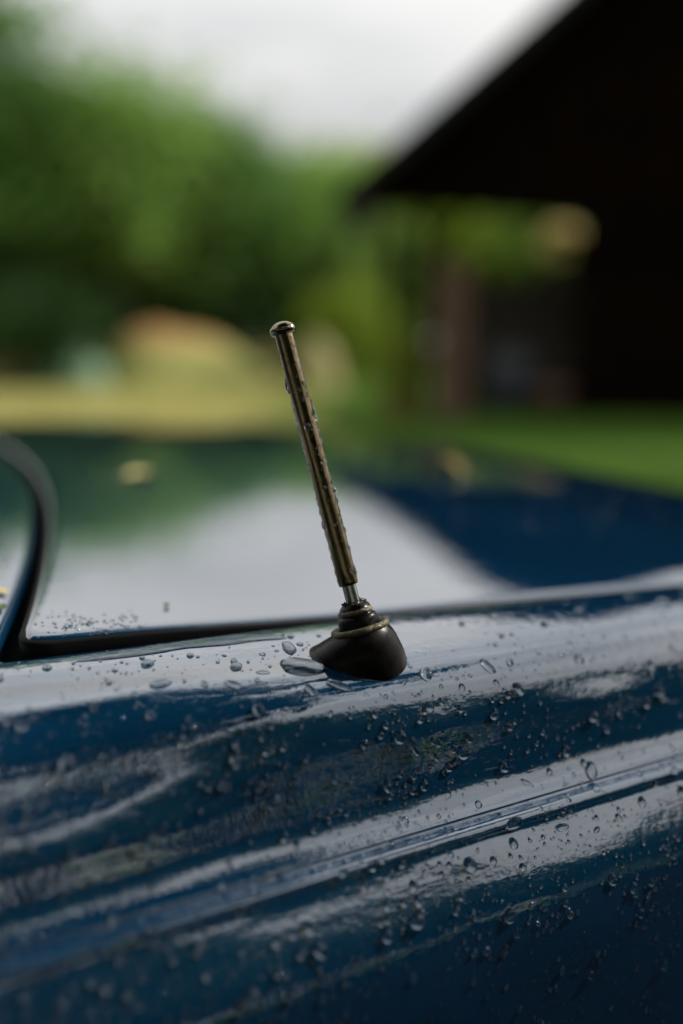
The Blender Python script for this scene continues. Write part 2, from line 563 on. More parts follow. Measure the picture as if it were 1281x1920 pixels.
# ------------------------------------------------------------------ heaps
def heap(name, label, cat, loc, rx, ry, h, mat, seed):
    v = []; nu, nv = 40, 14
    for i in range(nu):
        a = 2 * math.pi * i / nu
        for j in range(nv):
            t = j / (nv - 1)
            r = 1 - t
            z = h * (1 - r ** 2.2) * (1 + 0.22 * noise.noise(Vector((math.cos(a) * r * 2, math.sin(a) * r * 2, seed))))
            k = 1 + 0.12 * noise.noise(Vector((math.cos(a), math.sin(a), seed + 5)))
            v.append((rx * r * k * math.cos(a), ry * r * k * math.sin(a), z - 0.06 if j == 0 else z))
    o = obj(name, mesh(name, v, grid_faces(nu, nv, True), True), mat)
    o.location = loc
    return tag(o, label, cat)
def mound_mat():
    M = Mat('orange_clay_with_dry_grass')
    M.set(Roughness=0.95)
    g = M.n('ShaderNodeTexCoord')
    sep = M.n('ShaderNodeSeparateXYZ')
    M.link(g.outputs['Generated'], sep.inputs[0])
    add = M.n('ShaderNodeMath', operation='ADD')
    nz_ = M.noise(3.0, 4)
    sc_ = M.n('ShaderNodeMath', operation='MULTIPLY'); sc_.inputs[1].default_value = 0.5
    M.link(nz_, sc_.inputs[0])
    M.link(sep.outputs['Z'], add.inputs[0]); M.link(sc_.outputs[0], add.inputs[1])
    c = M.ramp(add.outputs[0], [(0.50, (0.28, 0.31, 0.09)), (0.90, (0.35, 0.31, 0.10)), (1.15, (0.43, 0.25, 0.09))])
    M.link(c, M.b.inputs['Base Color'])
    M.link(M.bump(M.noise(14, 5), 0.6, 0.03), M.b.inputs['Normal'])
    return M.m
heap('earth_mound', 'rounded orange topped earth mound in front of the trees', 'mound', gpos(318, 26), 2.7, 1.7, 1.42, mound_mat(), 1.0)
heap('covered_heap', 'low teal green covered heap left of the orange mound', 'heap', gpos(120, 24), 1.1, 0.9, 1.3, simple('teal_cover', (0.10, 0.22, 0.12), 0.6), 3.0)
heap('boulder', 'pale tan boulder just right of the aerial tip', 'boulder', gpos(598, 22), 0.55, 0.45, 1.2, simple('tan_stone', (0.36, 0.32, 0.13), 0.9), 7.0)

# ------------------------------------------------------------------ barn
BD = (RT * 0.995 - FH * 0.08).normalized()          # along the gable front
BN = (FH * 0.995 + RT * 0.08).normalized()          # into the barn
tip = at(658, 358, 13.0 / math.cos(pit) * 1.0)
B0 = Vector((tip.x, tip.y, GZ))
barn_rot = Matrix((BD, BN, UPW)).transposed()
barn = empty('barn', B0, barn_rot)
tag(barn, 'dark timber barn with steep gable roof and open left bay', 'barn')
EAVE = tip.z - GZ
PITCH = 0.84
HALF = 4.4
DEEP = 3.2
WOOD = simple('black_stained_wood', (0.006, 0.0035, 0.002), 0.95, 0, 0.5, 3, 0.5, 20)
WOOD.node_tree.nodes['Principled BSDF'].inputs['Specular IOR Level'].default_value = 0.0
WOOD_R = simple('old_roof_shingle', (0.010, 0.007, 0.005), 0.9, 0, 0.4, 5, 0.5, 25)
def part(name, me, mat, loc, parent=barn, rot=None):
    o = obj(name, me, mat, parent)
    o.location = loc
    if rot: o.rotation_euler = rot
    return o
# gable boards above the tie beam
bw = 0.3
n = int(2 * HALF / bw)
for k in range(n):
    s0 = 0.25 + k * bw; s1 = s0 + bw + 0.02
    if s1 > 2 * HALF - 0.25: break
    def top(s): return EAVE + (min(s, 2 * HALF - s)) * PITCH - 0.12
    z0 = EAVE - 0.16 - 0.065 * min(s0, 4.5)
    y0, y1 = 0.032 * (k % 2), 0.03 + 0.032 * (k % 2)
    v = [(s0, y0, z0), (s1, y0, z0), (s1, y0, top(s1)), (s0, y0, top(s0)),
         (s0, y1, z0), (s1, y1, z0), (s1, y1, top(s1)), (s0, y1, top(s0))]
    f = [(0, 1, 2, 3), (5, 4, 7, 6), (1, 5, 6, 2), (4, 0, 3, 7), (3, 2, 6, 7), (4, 5, 1, 0)]
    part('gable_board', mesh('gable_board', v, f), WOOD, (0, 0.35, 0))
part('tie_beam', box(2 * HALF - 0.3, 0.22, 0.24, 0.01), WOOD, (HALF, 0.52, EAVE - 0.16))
# roof
for sgn in (0, 1):
    ln = HALF / math.cos(math.atan(PITCH)) + 0.15
    v = []
    for s in (-0.15, HALF):
        for y in (-0.25, DEEP + 0.3):
            for dz in (0.0, 0.16):
                ss = s if not sgn else 2 * HALF - s
                v.append((ss, y, EAVE + s * PITCH - 0.10 + dz))
    f = [(0, 1, 3, 2), (4, 6, 7, 5), (0, 4, 5, 1), (2, 3, 7, 6), (1, 5, 7, 3), (0, 2, 6, 4)]
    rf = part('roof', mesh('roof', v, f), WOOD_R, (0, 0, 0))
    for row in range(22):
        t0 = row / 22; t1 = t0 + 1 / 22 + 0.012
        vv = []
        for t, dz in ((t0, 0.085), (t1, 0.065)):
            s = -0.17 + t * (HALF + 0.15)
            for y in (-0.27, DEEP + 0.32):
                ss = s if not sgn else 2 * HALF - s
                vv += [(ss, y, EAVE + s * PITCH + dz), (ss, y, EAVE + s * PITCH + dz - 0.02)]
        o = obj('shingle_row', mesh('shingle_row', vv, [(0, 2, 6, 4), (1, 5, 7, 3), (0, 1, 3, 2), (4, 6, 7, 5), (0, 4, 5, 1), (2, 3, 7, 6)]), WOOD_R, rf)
# closed right half, boards
plank = box(0.32, 0.03, EAVE - 0.3)
plank.materials.append(WOOD)
OPEN = 3.35
for k in range(int((2 * HALF - 0.3 - OPEN) / 0.3)):
    part('wall_board', plank, None, (OPEN + 0.15 + k * 0.3, 0.40 + 0.032 * (k % 2), 0))
    part('wall_board', plank, None, (OPEN + 0.15 + k * 0.3, DEEP + 0.032 * (k % 2), 0))
pside = box(0.03, 0.295, EAVE + 0.6)
pside.materials.append(WOOD)
for k in range(int(DEEP / 0.3) - 1):
    part('partition_board', pside, None, (OPEN + 0.95 + 0.007 * (k % 2), 0.6 + k * 0.3, 0))
    part('side_board', box(0.03, 0.295, EAVE + 0.05) if k == 0 else bpy.data.objects['side_board'].data, WOOD if k == 0 else None, (2 * HALF - 0.3 + 0.007 * (k % 2), 0.6 + k * 0.3, 0))
POSTM = simple('weathered_brown_post', (0.11, 0.058, 0.038), 0.9, 0, 0.35, 6, 0.4)
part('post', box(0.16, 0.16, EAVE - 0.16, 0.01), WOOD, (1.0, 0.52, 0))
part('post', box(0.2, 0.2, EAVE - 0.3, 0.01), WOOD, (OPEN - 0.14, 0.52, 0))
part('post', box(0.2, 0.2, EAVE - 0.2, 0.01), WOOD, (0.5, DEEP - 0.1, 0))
part('brace', box(0.10, 0.10, 0.8), WOOD, (1.05, 0.52, EAVE - 0.85), rot=(0, rad(38), 0))
gp = empty('gate_post', B0 + BD * 1.36 - BN * 0.35, barn_rot)
tag(gp, 'stout brown weathered gatepost in front of the open barn bay', 'gatepost')
obj('shaft', box(0.42, 0.34, 1.98, 0.02), POSTM, gp)
o = obj('cap', box(0.48, 0.40, 0.09, 0.02), POSTM, gp); o.location = (0, 0, 1.98)
# low board fence closing the back of the open bay
fence = empty('board_fence', B0 + BD * 1.2 + BN * 1.6, barn_rot)
tag(fence, 'dark board fence standing inside the open barn bay', 'fence')
fb = box(0.19, 0.025, 2.0)
FENCEM = simple('dark_old_boards', (0.030, 0.020, 0.014), 0.9, 0, 0.5, 5)
fb.materials.append(FENCEM)
for k in range(14):
    o = obj('board', fb, None, fence); o.location = (0.1 + k * 0.2, 0.005 * (k % 3), 0); o.scale.z = 1 + 0.06 * math.sin(k * 2.7)
o = obj('rail', box(2.8, 0.06, 0.09), FENCEM, fence); o.location = (1.4, 0.05, 1.4)
o = obj('rail', box(2.8, 0.06, 0.09), FENCEM, fence); o.location = (1.4, 0.05, 0.4)
# things leaning about the bay
bar = empty('barrel', B0 + BD * 2.25 + BN * 0.95)
tag(bar, 'slate blue barrel standing in the open barn bay', 'barrel')
v, f = lathe([(0, 0), (0.27, 0), (0.30, 0.02), (0.31, 0.3), (0.33, 0.32), (0.31, 0.34), (0.31, 0.6), (0.33, 0.62), (0.31, 0.64), (0.30, 0.9), (0.285, 0.92), (0.27, 0.9), (0, 0.9)], 28)
obj('body', mesh('body', v, f, True), simple('slate_blue_plastic', (0.03, 0.036, 0.045), 0.6), bar)
v, f = lathe([(0, 0.915), (0.1, 0.915), (0.1, 0.94), (0, 0.94)], 16)
obj('bung', mesh('bung', v, f), BLACK, bar)
pot = empty('clay_pot', B0 + BD * 2.75 + BN * 0.35)
tag(pot, 'dusky pink clay pot at the foot of the barn', 'pot')
v, f = lathe([(0, 0), (0.15, 0), (0.22, 0.38), (0.25, 0.38), (0.25, 0.46), (0.21, 0.46), (0.2, 0.36), (0, 0.36)], 24)
obj('body', mesh('body', v, f, True), simple('dusky_clay', (0.20, 0.10, 0.08), 0.9), pot)
v, f = lathe([(0, 0.40), (0.195, 0.37), (0.1, 0.43), (0, 0.44)], 16)
obj('soil', mesh('soil', v, f), simple('pot_soil', (0.05, 0.03, 0.02), 0.95), pot)
crate = empty('crate', B0 + BD * 0.62 + BN * 0.45, barn_rot)
tag(crate, 'upright orange brown board crate left of the barn post', 'crate')
CR = simple('orange_brown_board', (0.26, 0.12, 0.05), 0.85)
slat = box(0.5, 0.03, 0.15, 0.004); slat.materials.append(CR)
for k in range(6):
    for y in (0.0, 0.45):
        o = obj('slat', slat, None, crate); o.location = (0, y, 0.02 + k * 0.18)
for x in (-0.23, 0.23):
    for y in (0.04, 0.41):
        o = obj('corner_post', box(0.05, 0.05, 1.1), CR, crate); o.location = (x, y, 0)

# ------------------------------------------------------------------ car
car = empty('parked_car', (0, 0, 0))
tag(car, 'dark blue car wet with rain, front wing and bonnet in view', 'car')

def ztop(x):
    return -0.03 * x - 0.035 * max(0.0, x - 0.05) ** 2

def sm(a, b, x):
    t = max(0.0, min(1.0, (x - a) / (b - a)))
    return t * t * (3 - 2 * t)

SEAM = 0.0445
def wing_profile(x):
    """(y, z) section of the wing, from the channel under the bonnet outwards and down"""
    z = ztop(x) - 0.12 * sm(0.30, 0.96, x) ** 1.5      # falls with the bonnet towards the nose
    sh = 0.030 * x                     # shoulder and rib drift inwards to the front
    k = -0.003 * sm(-0.02, -0.14, x)
    P = [(0.110, -0.034), (0.052, -0.034), (SEAM, -0.030), (SEAM - 0.0002, -0.006), (SEAM - 0.0012, -0.0016), (SEAM - 0.0040, 0.0004 + k * .3),
         (0.030, 0.0016 + k * .6), (0.014, 0.0012 + k), (0.0, -0.0001 + k), (-0.0070 + sh * .5, -0.0012 + k), (-0.0115 + sh * .8, -0.0029 + k), (-0.0150 + sh, -0.0054 + k * .8), (-0.0176 + sh, -0.0088 + k * .5), (-0.0198 + sh, -0.0138 + k * .3), (-0.0221 + sh, -0.0205), (-0.0242 + sh, -0.0290),
         (-0.0261 + sh, -0.0362), (-0.0277 + sh, -0.0413), (-0.0299 + sh, -0.0452), (-0.0322 + sh, -0.0477), (-0.0331 + sh, -0.0486), (-0.0333 + sh, -0.0494), (-0.0343 + sh, -0.0498), (-0.0358 + sh, -0.0499), (-0.0373 + sh, -0.0501), (-0.0385 + sh, -0.0507),
         (-0.0392 + sh, -0.0518), (-0.0396 + sh, -0.0532), (-0.0401 + sh, -0.0545), (-0.0411 + sh, -0.0563), (-0.0444 + sh, -0.0620), (-0.0481 + sh, -0.0688), (-0.0512 + sh, -0.0765), (-0.0540 + sh, -0.0890),
         (-0.0572 + sh, -0.118), (-0.0600 + sh, -0.160), (-0.0620 + sh, -0.21), (-0.063 + sh, -0.28), (-0.059 + sh, -0.45), (-0.035 + sh, -0.62), (-0.01 + sh, -0.70)]
    out = []
    for y, zz in P:
        ed = sm(-0.015, -0.12, x) + 0.55 * sm(0.03, 0.15, x)
        if y < 0.018 and zz > -0.045:
            y += 0.008 * sm(-0.02, -0.115, x) * sm(-0.030, -0.004, zz) * sm(0.0, -0.010, y)
            zz -= ed * 5.0 * (0.018 - max(y, -0.0185)) ** 2 * sm(-0.045, -0.008, zz)
        if y < -0.01:
            zz += 0.036 * x * sm(-0.006, -0.045, zz) * sm(-0.35, -0.1, zz)
        if zz > -0.006 and y > 0.0:          # the flat top only waves a little
            zz += 0.00016 * noise.noise(Vector((x * 30, y * 50, 4.0)))
        elif y < -0.0201 + sh and not (-0.0405 + sh < y < -0.0318 + sh):
            y += (0.00055 if zz > -0.0455 else 0.0004) * noise.noise(Vector((x * 26 + 3.0, zz * 60, 1.0)))
        out.append((y, zz + z))
    return out

def loft_side(x0, x1, nx, profile, spl=5, hole=None, mirror=None, dense=None):
    v = []; nv = None
    xs = [x0 + (x1 - x0) * i / (nx - 1) for i in range(nx)]
    for x in xs:
        c = catmull(profile(x), spl)
        nv = len(c)
        for p in c:
            y = p[0] if mirror is None else mirror - p[0]
            v.append((x, y, p[1]))
    f = grid_faces(nx, nv)
    if hole:
        cx, cz, r = hole
        f = [q for q in f if all(math.hypot(v[i][0] - cx, v[i][2] - cz) > r for i in q)]
    if mirror is not None:
        f = [tuple(reversed(q)) for q in f]
    return v, f
HCEN = 0.60
NOSE = 0.86
wv, wf = loft_side(-0.42, NOSE - 0.02, 320, wing_profile, 6, (0.42, -0.66, 0.34))
WING_ME = mesh('front_wing', wv, wf, True)
wing = obj('front_wing', WING_ME, PAINT, car)
WB = BVHTree.FromPolygons([Vector(p) for p in wv], wf)
v, f = loft_side(-0.42, NOSE - 0.02, 90, wing_profile, 3, (0.42, -0.66, 0.34), 2 * HCEN)
v = [(q[0], q[1], q[2] - 0.012) for q in v]
obj('front_wing', mesh('front_wing', v, f, True), PAINT, car)

def hood_z(x, y):
    u = (y - HCEN) / (HCEN - SEAM)
    z = ztop(x) - 0.0004 + 0.018 * (1 - u * u)
    z -= 0.0035 * sm(0.05, 0.32, x) * sm(0.026, 0.0, abs(abs(y - HCEN) - (HCEN - SEAM)))
    z -= 0.12 * sm(0.30, NOSE + 0.1, x) ** 1.5
    # badly aligned rear corner sits proud of the wing
    z += 0.0038 * sm(0.06, -0.09, x) * sm(0.5, 0.05, y)
    return z
def rear_x(y):
    u = min(1.0, abs((HCEN - y) / (HCEN - SEAM - 0.0045)))
    return -0.014 - 0.088 * u * u
H0 = SEAM + 0.0045
def hood_mesh():
    nx, ny = 110, 140
    rim = [(0.0, -0.011), (0.0, -0.0045), (0.0004, -0.0020), (0.0013, -0.0006), (0.003, 0.0)]     # (inset, drop) of the rolled edge
    def inset_list(n, lo, hi):
        a = [(lo + i, d) for i, d in rim]
        b = [(hi - i, d) for i, d in reversed(rim)]
        m = n - 10
        mid = [(lo + 0.006 + (hi - lo - 0.012) * k / (m - 1), 0.0) for k in range(m)]
        return a + mid + b
    ys = inset_list(ny, H0, 2 * HCEN - H0)
    v = []
    for y, dy in ys:
        xr = rear_x(y)
        xf = NOSE - 0.20 * ((y - HCEN) / (HCEN - H0)) ** 2
        for x, dx in inset_list(nx, xr, xf):
            # soft rounding of the two rear corners
            xx, yy = x, y
            cr = 0.012
            du = (xr + cr) - x; dv = (H0 + cr) - y
            if du > 0 and dv > 0:
                l = math.hypot(du, dv)
                m_ = max(du, dv)
                if l > 0:
                    xx = xr + cr - du * m_ / l
                    yy = H0 + cr - dv * m_ / l
            v.append((xx, yy, hood_z(x, y) + min(dx, dy)))
    f = grid_faces(len(ys), nx)
    return v, [tuple(reversed(q)) for q in f]
hv, hf = hood_mesh()
hood = obj('bonnet', mesh('bonnet', hv, hf, True), PAINT_HOOD, car)
HB = BVHTree.FromPolygons([Vector(p) for p in hv], hf)
# scuttle panel behind the bonnet
def scuttle():
    v = []; ny = 120
    rows = [(-0.026, -0.03), (-0.0068, -0.028), (-0.0063, -0.012), (-0.0066, -0.0055), (-0.0078, -0.0020), (-0.0100, -0.0005), (-0.013, 0.0), (-0.05, 0.001), (-0.09, 0.002), (-0.13, 0.006), (-0.17, 0.016)]
    rows = rows[1:]
    for k in range(ny):
        y = SEAM + 0.0005 + (2 * HCEN - 2 * SEAM - 0.001) * k / (ny - 1)
        for dx, dz in rows:
            x = rear_x(y) + dx
            u = (y - HCEN) / (HCEN - SEAM)
            z = ztop(x) + 0.0012 + 0.018 * (1 - u * u) + 0.0020 * sm(0.5, 0.05, y) + dz
            v.append((x, y, z))
    return v, grid_faces(ny, len(rows))
v, f = scuttle()
SB = BVHTree.FromPolygons([Vector(p) for p in v], f)
obj('scuttle_panel', mesh('scuttle_panel', v, f, True), PAINT_HOOD, car)
# black rubber edge strip below the rolled rim of the bonnet
pth = []
for k in range(110):
    y = H0 + 0.012 + 0.85 * ((109 - k) / 109) ** 1.4
    pth.append(Vector((rear_x(y), y)))
pa = pth[-1].copy(); pc = Vector((rear_x(H0), H0)); pb = Vector((rear_x(H0) + 0.012, H0))
for k in range(1, 12):
    t = k / 12
    pth.append(pa * (1 - t) ** 2 + pc * 2 * t * (1 - t) + pb * t * t)
for k in range(130):
    pth.append(Vector((rear_x(H0) + 0.012 + 0.5 * (k / 129) ** 1.2, H0)))
v = []
for k, p in enumerate(pth):
    d = (pth[min(k + 1, len(pth) - 1)] - pth[max(k - 1, 0)]).normalized()
    nx_, ny_ = d.y, -d.x                      # outwards from the bonnet
    hz = hood_z(max(p.x, rear_x(H0)), max(p.y, H0))
    for o_, dz in ((-0.002, -0.0010), (0.0005, -0.0013), (0.0009, -0.0020), (0.0009, -0.010), (-0.001, -0.013)):
        q = (p.x + nx_ * o_, p.y + ny_ * o_)
        v.append((q[0], q[1], hz + dz))
obj('edge_strip', mesh('edge_strip', v, grid_faces(len(pth), 5), True), BLACK, car)
# black sheets added below the shut lines to block light and darken the gaps
v = []
for k in range(60):
    y = SEAM - 0.003 + (2 * HCEN - 2 * SEAM + 0.006) * k / 59
    for dx in (-0.05, 0.02, 0.08):
        v.append((rear_x(y) + dx, y, ztop(rear_x(y)) - 0.026))
obj('gap_shade_sheet', mesh('gap_shade_sheet', v, grid_faces(60, 3), True), BLACK, car)
v = []
for k in range(60):
    x = -0.10 + (NOSE - 0.05) * k / 59
    for y, z in ((SEAM + 0.0003, -0.014), (SEAM + 0.003, -0.017), (SEAM + 0.05, -0.020)):
        v.append((x, y, ztop(x) + z))
obj('seam_shade_sheet', mesh('seam_shade_sheet', v, grid_faces(60, 3), True), BLACK, car)
# nose, windscreen, roof, doors: the rest of the car just outside the picture
GLASS = Mat('car_glass').set(Base_Color=(0.02, 0.025, 0.025, 1), Roughness=0.02, IOR=1.5).m
DARK = simple('dark_trim', (0.01, 0.01, 0.01), 0.5)
v = []
for k in range(40):
    u = -1 + 2 * k / 39
    y = HCEN + u * (HCEN + 0.02)
    for dx, z in ((-0.03, -0.15), (0.02, -0.17), (0.03, -0.22), (0.035, -0.40), (0.05, -0.45), (0.05, -0.60), (0.0, -0.68)):
        v.append((NOSE + dx - 0.10 * u * u, y, z))
obj('nose_panel', mesh('nose_panel', v, grid_faces(40, 7), True), PAINT, car)
v = []
for k in range(25):
    y = -0.02 + (2 * HCEN + 0.04) * k / 24
    u = (y - HCEN) / HCEN
    for t in (0, .25, .5, .75, 1):
        v.append((-0.16 - 0.07 * u * u - 0.62 * t, y + (0.14 * t) * -u, 0.01 + 0.43 * t - 0.02 * u * u))
obj('windscreen', mesh('windscreen', v, grid_faces(25, 5), True), GLASS, car)
v = []
for k in range(25):
    y = 0.10 + (2 * HCEN - 0.20) * k / 24
    u = (y - HCEN) / (HCEN - 0.1)
    for dx, dz in ((0, 0), (-0.1, 0.02), (-0.5, 0.045), (-1.0, 0.035), (-1.5, -0.02), (-1.8, -0.15), (-2.1, -0.35), (-2.15, -0.6), (-2.2, -1.1)):
        v.append((-0.78 - 0.06 * u * u + dx, y, 0.43 + dz - 0.03 * u * u))
obj('roof', mesh('roof', v, grid_faces(25, 9), True), PAINT, car)
def door_profile(x):
    return [(p[0], p[1]) for p in wing_profile(-0.42)[5:]]
for mir in (None, 2 * HCEN):
    v, f = loft_side(-2.9, -0.424, 30, door_profile, 3, (-2.2, -0.66, 0.34), mir)
    obj('door', mesh('door', v, f, True), PAINT, car)
    v = []
    for k in range(20):
        x = -0.34 - 2.2 * k / 19
        for t in (0, 1):
            yy = 0.03 + 0.09 * t
            v.append((min(x, -0.34) - (0.40 * t if k < 3 else 0), yy if mir is None else mir - yy, 0.0 + 0.40 * t))
    obj('side_window', mesh('side_window', v, grid_faces(20, 2), True), GLASS, car)
TYRE = simple('tyre_rubber', (0.012, 0.012, 0.012), 0.9)
RIM = simple('steel_rim', (0.35, 0.35, 0.36), 0.35, 0.9)
tv, tf = lathe([(0.18, -0.08), (0.27, -0.085), (0.29, -0.06), (0.292, 0.06), (0.27, 0.085), (0.18, 0.08)], 40)
rv, rf_ = lathe([(0, 0.03), (0.05, 0.05), (0.06, 0.02), (0.14, 0.03), (0.17, 0.06), (0.185, 0.08), (0.185, -0.08)], 40)
tme = mesh('tyre', tv, tf, True); tme.materials.append(TYRE)
rme = mesh('rim', rv, rf_, True); rme.materials.append(RIM)
for x in (0.42, -2.2):
    for y, s in ((0.06, 1), (2 * HCEN - 0.06, -1)):
        wh = obj('wheel', tme, None, car)
        wh.location = (x, y, GZ + 0.295)
        wh.rotation_euler = (rad(90) * s, 0, 0)
        obj('rim', rme, None, wh)

# ------------------------------------------------------------------ aerial
Bf = Vector((0, 0, 0))
ax = (UC * 0.962 - RT * 0.252 - FW * 0.04).normalized()
ring_c = CAM + ray(675, 1178) * (FOCUS - 0.002)
top_c = CAM + ray(526, 603) * (FOCUS - 0.006)
ax = (top_c - ring_c).normalized()
LEN = (top_c - ring_c).length
sx_ = RT - ax * RT.dot(ax); sx_.normalize()
sy_ = ax.cross(sx_)
AR = Matrix((sx_, sy_, ax)).transposed()
aer = empty('car_aerial', (0, 0, 0))
tag(aer, 'tarnished metal stub aerial on a black rubber grommet, wet with rain', 'aerial')
def local(me, parent):
    """place lathe data built along the aerial axis, origin at the ring"""
    me.transform(Matrix.Translation(ring_c) @ AR.to_4x4())
    return me
def brass_mat():
    M = Mat('tarnished_brass')
    f = M.noise(500, 7, 0.7)
    c = M.ramp(f, [(0.26, (0.045, 0.03, 0.014)), (0.42, (0.17, 0.12, 0.06)), (0.75, (0.28, 0.21, 0.115))])
    M.link(c, M.b.inputs['Base Color'])
    r = M.ramp(M.noise(200, 5, 0.7), [(0.35, 0.16), (0.7, 0.28)])
    M.link(r, M.b.inputs['Roughness'])
    M.set(Metallic=1.0, Coat_Weight=0.6, Coat_Roughness=0.06, Coat_IOR=1.4)
    M.link(M.bump(M.noise(420, 5, 0.7), 0.08, 0.0002), M.b.inputs['Normal'])
    return M.m
BRASS = brass_mat()
CHROME = simple('worn_chrome', (0.42, 0.42, 0.38), 0.2, 1.0, 0.3, 150)
def rubber_mat():
    M = Mat('perished_rubber')
    M.set(Coat_Weight=0.2, Coat_Roughness=0.22, Coat_IOR=1.35)
    f = M.noise(90, 6, 0.7)
    c = M.ramp(f, [(0.35, (0.003, 0.0025, 0.002)), (0.58, (0.006, 0.0045, 0.004)), (0.75, (0.025, 0.016, 0.010))])
    M.link(c, M.b.inputs['Base Color'])
    r = M.ramp(M.noise(160, 5, 0.6), [(0.38, 0.2), (0.68, 0.5)])
    M.link(r, M.b.inputs['Roughness'])
    M.b.inputs['Specular IOR Level'].default_value = 0.1
    M.link(M.bump(M.noise(350, 6, 0.75), 0.3, 0.0006), M.b.inputs['Normal'])
    return M.m
RUBBER = rubber_mat()
RINGM = simple('olive_brass_ring', (0.12, 0.10, 0.055), 0.4, 0.3, 0.5, 160, 0.3, 500)
# grommet: from a round foot on the wing to the tilted ring neck
seg = 64
rings = [(0.0, 16.3, -0.6), (0.0, 16.2, 0.3), (0.05, 16.0, 0), (0.18, 15.4, 0), (0.34, 14.6, 0), (0.50, 13.6, 0), (0.66, 12.4, 0), (0.80, 11.1, 0), (0.92, 9.8, 0), (1.0, 8.8, 0), (1.03, 7.5, 0)]
v = []
foot_c = Vector((0.0, 0.0, 0.0))
for i in range(seg):
    a = 2 * math.pi * i / seg
    for t, r, dz in rings:
        r *= 0.001
        r *= 1 + 0.018 * noise.noise(Vector((math.cos(a) * 2, math.sin(a) * 2, t * 3)))
        # foot frame horizontal, neck frame tilted
        fp = foot_c + RT * math.cos(a) * r * 1.02 + FH * (math.sin(a) * r * 0.88 + 0.0012) + UPW * dz * 0.001
        hit = WB.ray_cast(fp + UPW * 0.05, -UPW)
        if hit[0] is not None:
            fp.z = hit[0].z + (dz * 0.001)
        npnt = ring_c + sx_ * math.cos(a) * r + sy_ * math.sin(a) * r
        v.append(fp.lerp(npnt, t))
obj('grommet', mesh('grommet', v, grid_faces(seg, len(rings), True), True), RUBBER, aer)
mmv = 0.001
def lz(prof, seg=40, wob=None):
    return lathe([(r * mmv, z * mmv) for r, z in prof], seg, wob)
v, f = lz([(6.0, -0.4), (8.4, -1.2), (9.6, -0.9), (10.1, 0.0), (9.8, 0.9), (9.0, 1.3), (8.3, 1.0), (7.9, 0.1), (7.4, -0.4), (6.0, -0.5)], 48,
          lambda a, z: 1 + 0.012 * math.sin(3 * a + 1) + 0.01 * math.sin(7 * a))
obj('collar_ring', local(mesh('collar_ring', v, f, True), aer), RINGM, aer)
def cw(a, z):
    return 1 + 0.05 * noise.noise(Vector((math.cos(a) * 1.5, math.sin(a) * 1.5, z * 400))) + 0.02 * math.sin(5 * a + z * 900)
v, f = lz([(6.8, -1.0), (6.9, 1.5), (6.7, 3.0), (6.4, 4.3), (5.9, 4.6), (5.5, 4.9), (5.6, 6.2), (5.0, 7.6), (4.2, 8.5), (3.2, 8.9), (2.2, 8.7)], 44, cw)
obj('collar', local(mesh('collar', v, f, True), aer), RUBBER, aer)
v, f = lz([(4.9, 5.0), (5.75, 5.2), (5.85, 6.0), (5.3, 6.9), (4.4, 7.2)], 40, cw)
obj('clamp_band', local(mesh('clamp_band', v, f, True), aer), RINGM, aer)
# ragged rubber crumbs round the neck
rnd = random.Random(5)
vv = []; ff = []
for k in range(26):
    a = rnd.uniform(0, 6.283); r = rnd.uniform(2.6, 4.2) * mmv; z = rnd.uniform(8.2, 9.6) * mmv
    c = Vector((math.cos(a) * r, math.sin(a) * r, z)); s = rnd.uniform(0.25, 0.75) * mmv
    i = len(vv)
    for d in ((1, 0, 0), (-1, 0, 0), (0, 1, 0), (0, -1, 0), (0, 0, 1), (0, 0, -1)):
        vv.append(c + Vector(d) * s * rnd.uniform(0.6, 1.4))
    for q in ((0, 2, 4), (2, 1, 4), (1, 3, 4), (3, 0, 4), (2, 0, 5), (1, 2, 5), (3, 1, 5), (0, 3, 5)):
        ff.append(tuple(i + x for x in q))
o = obj('rubber_crumbs', local(mesh('rubber_crumbs', vv, ff), aer), RUBBER, aer); o['kind'] = 'stuff'
v, f = lz([(2.35, 6), (2.35, 16.5)], 32)
obj('inner_rod', local(mesh('inner_rod', v, f, True), aer), CHROME, aer)
Lm = LEN * 1000
ST = Lm - 4.4
prof = [(2.3, 15.3), (3.0, 15.0), (3.28, 15.3), (3.36, 16.0)]
for k in range(1, 24):
    z = 16 + (ST - 16.4) * k / 24
    prof.append((3.36 - 0.34 * (z - 16) / (ST - 16), z))
prof += [(3.02, ST - 0.4), (3.0, ST + 0.3)]
v, f = lz(prof, 48, lambda a, z: 1 + 0.006 * noise.noise(Vector((math.cos(a) * 1.2, math.sin(a) * 1.2, z * 120))))
obj('sheath', local(mesh('sheath', v, f, True), aer), BRASS, aer)
v, f = lz([(2.6, ST - 0.1), (3.6, ST + 0.0), (4.15, ST + 0.5), (4.4, ST + 1.3), (4.3, ST + 2.2), (3.9, ST + 2.7), (3.4, ST + 3.2), (2.3, ST + 3.9), (1.1, ST + 4.25), (0, ST + 4.35)], 48,
          lambda a, z: 1 + 0.012 * math.sin(2 * a + 0.7))
CAPM = simple('worn_cap_metal', (0.26, 0.215, 0.13), 0.12, 1.0, 0.35, 90)
obj('cap', local(mesh('cap', v, f, True), aer), CAPM, aer)

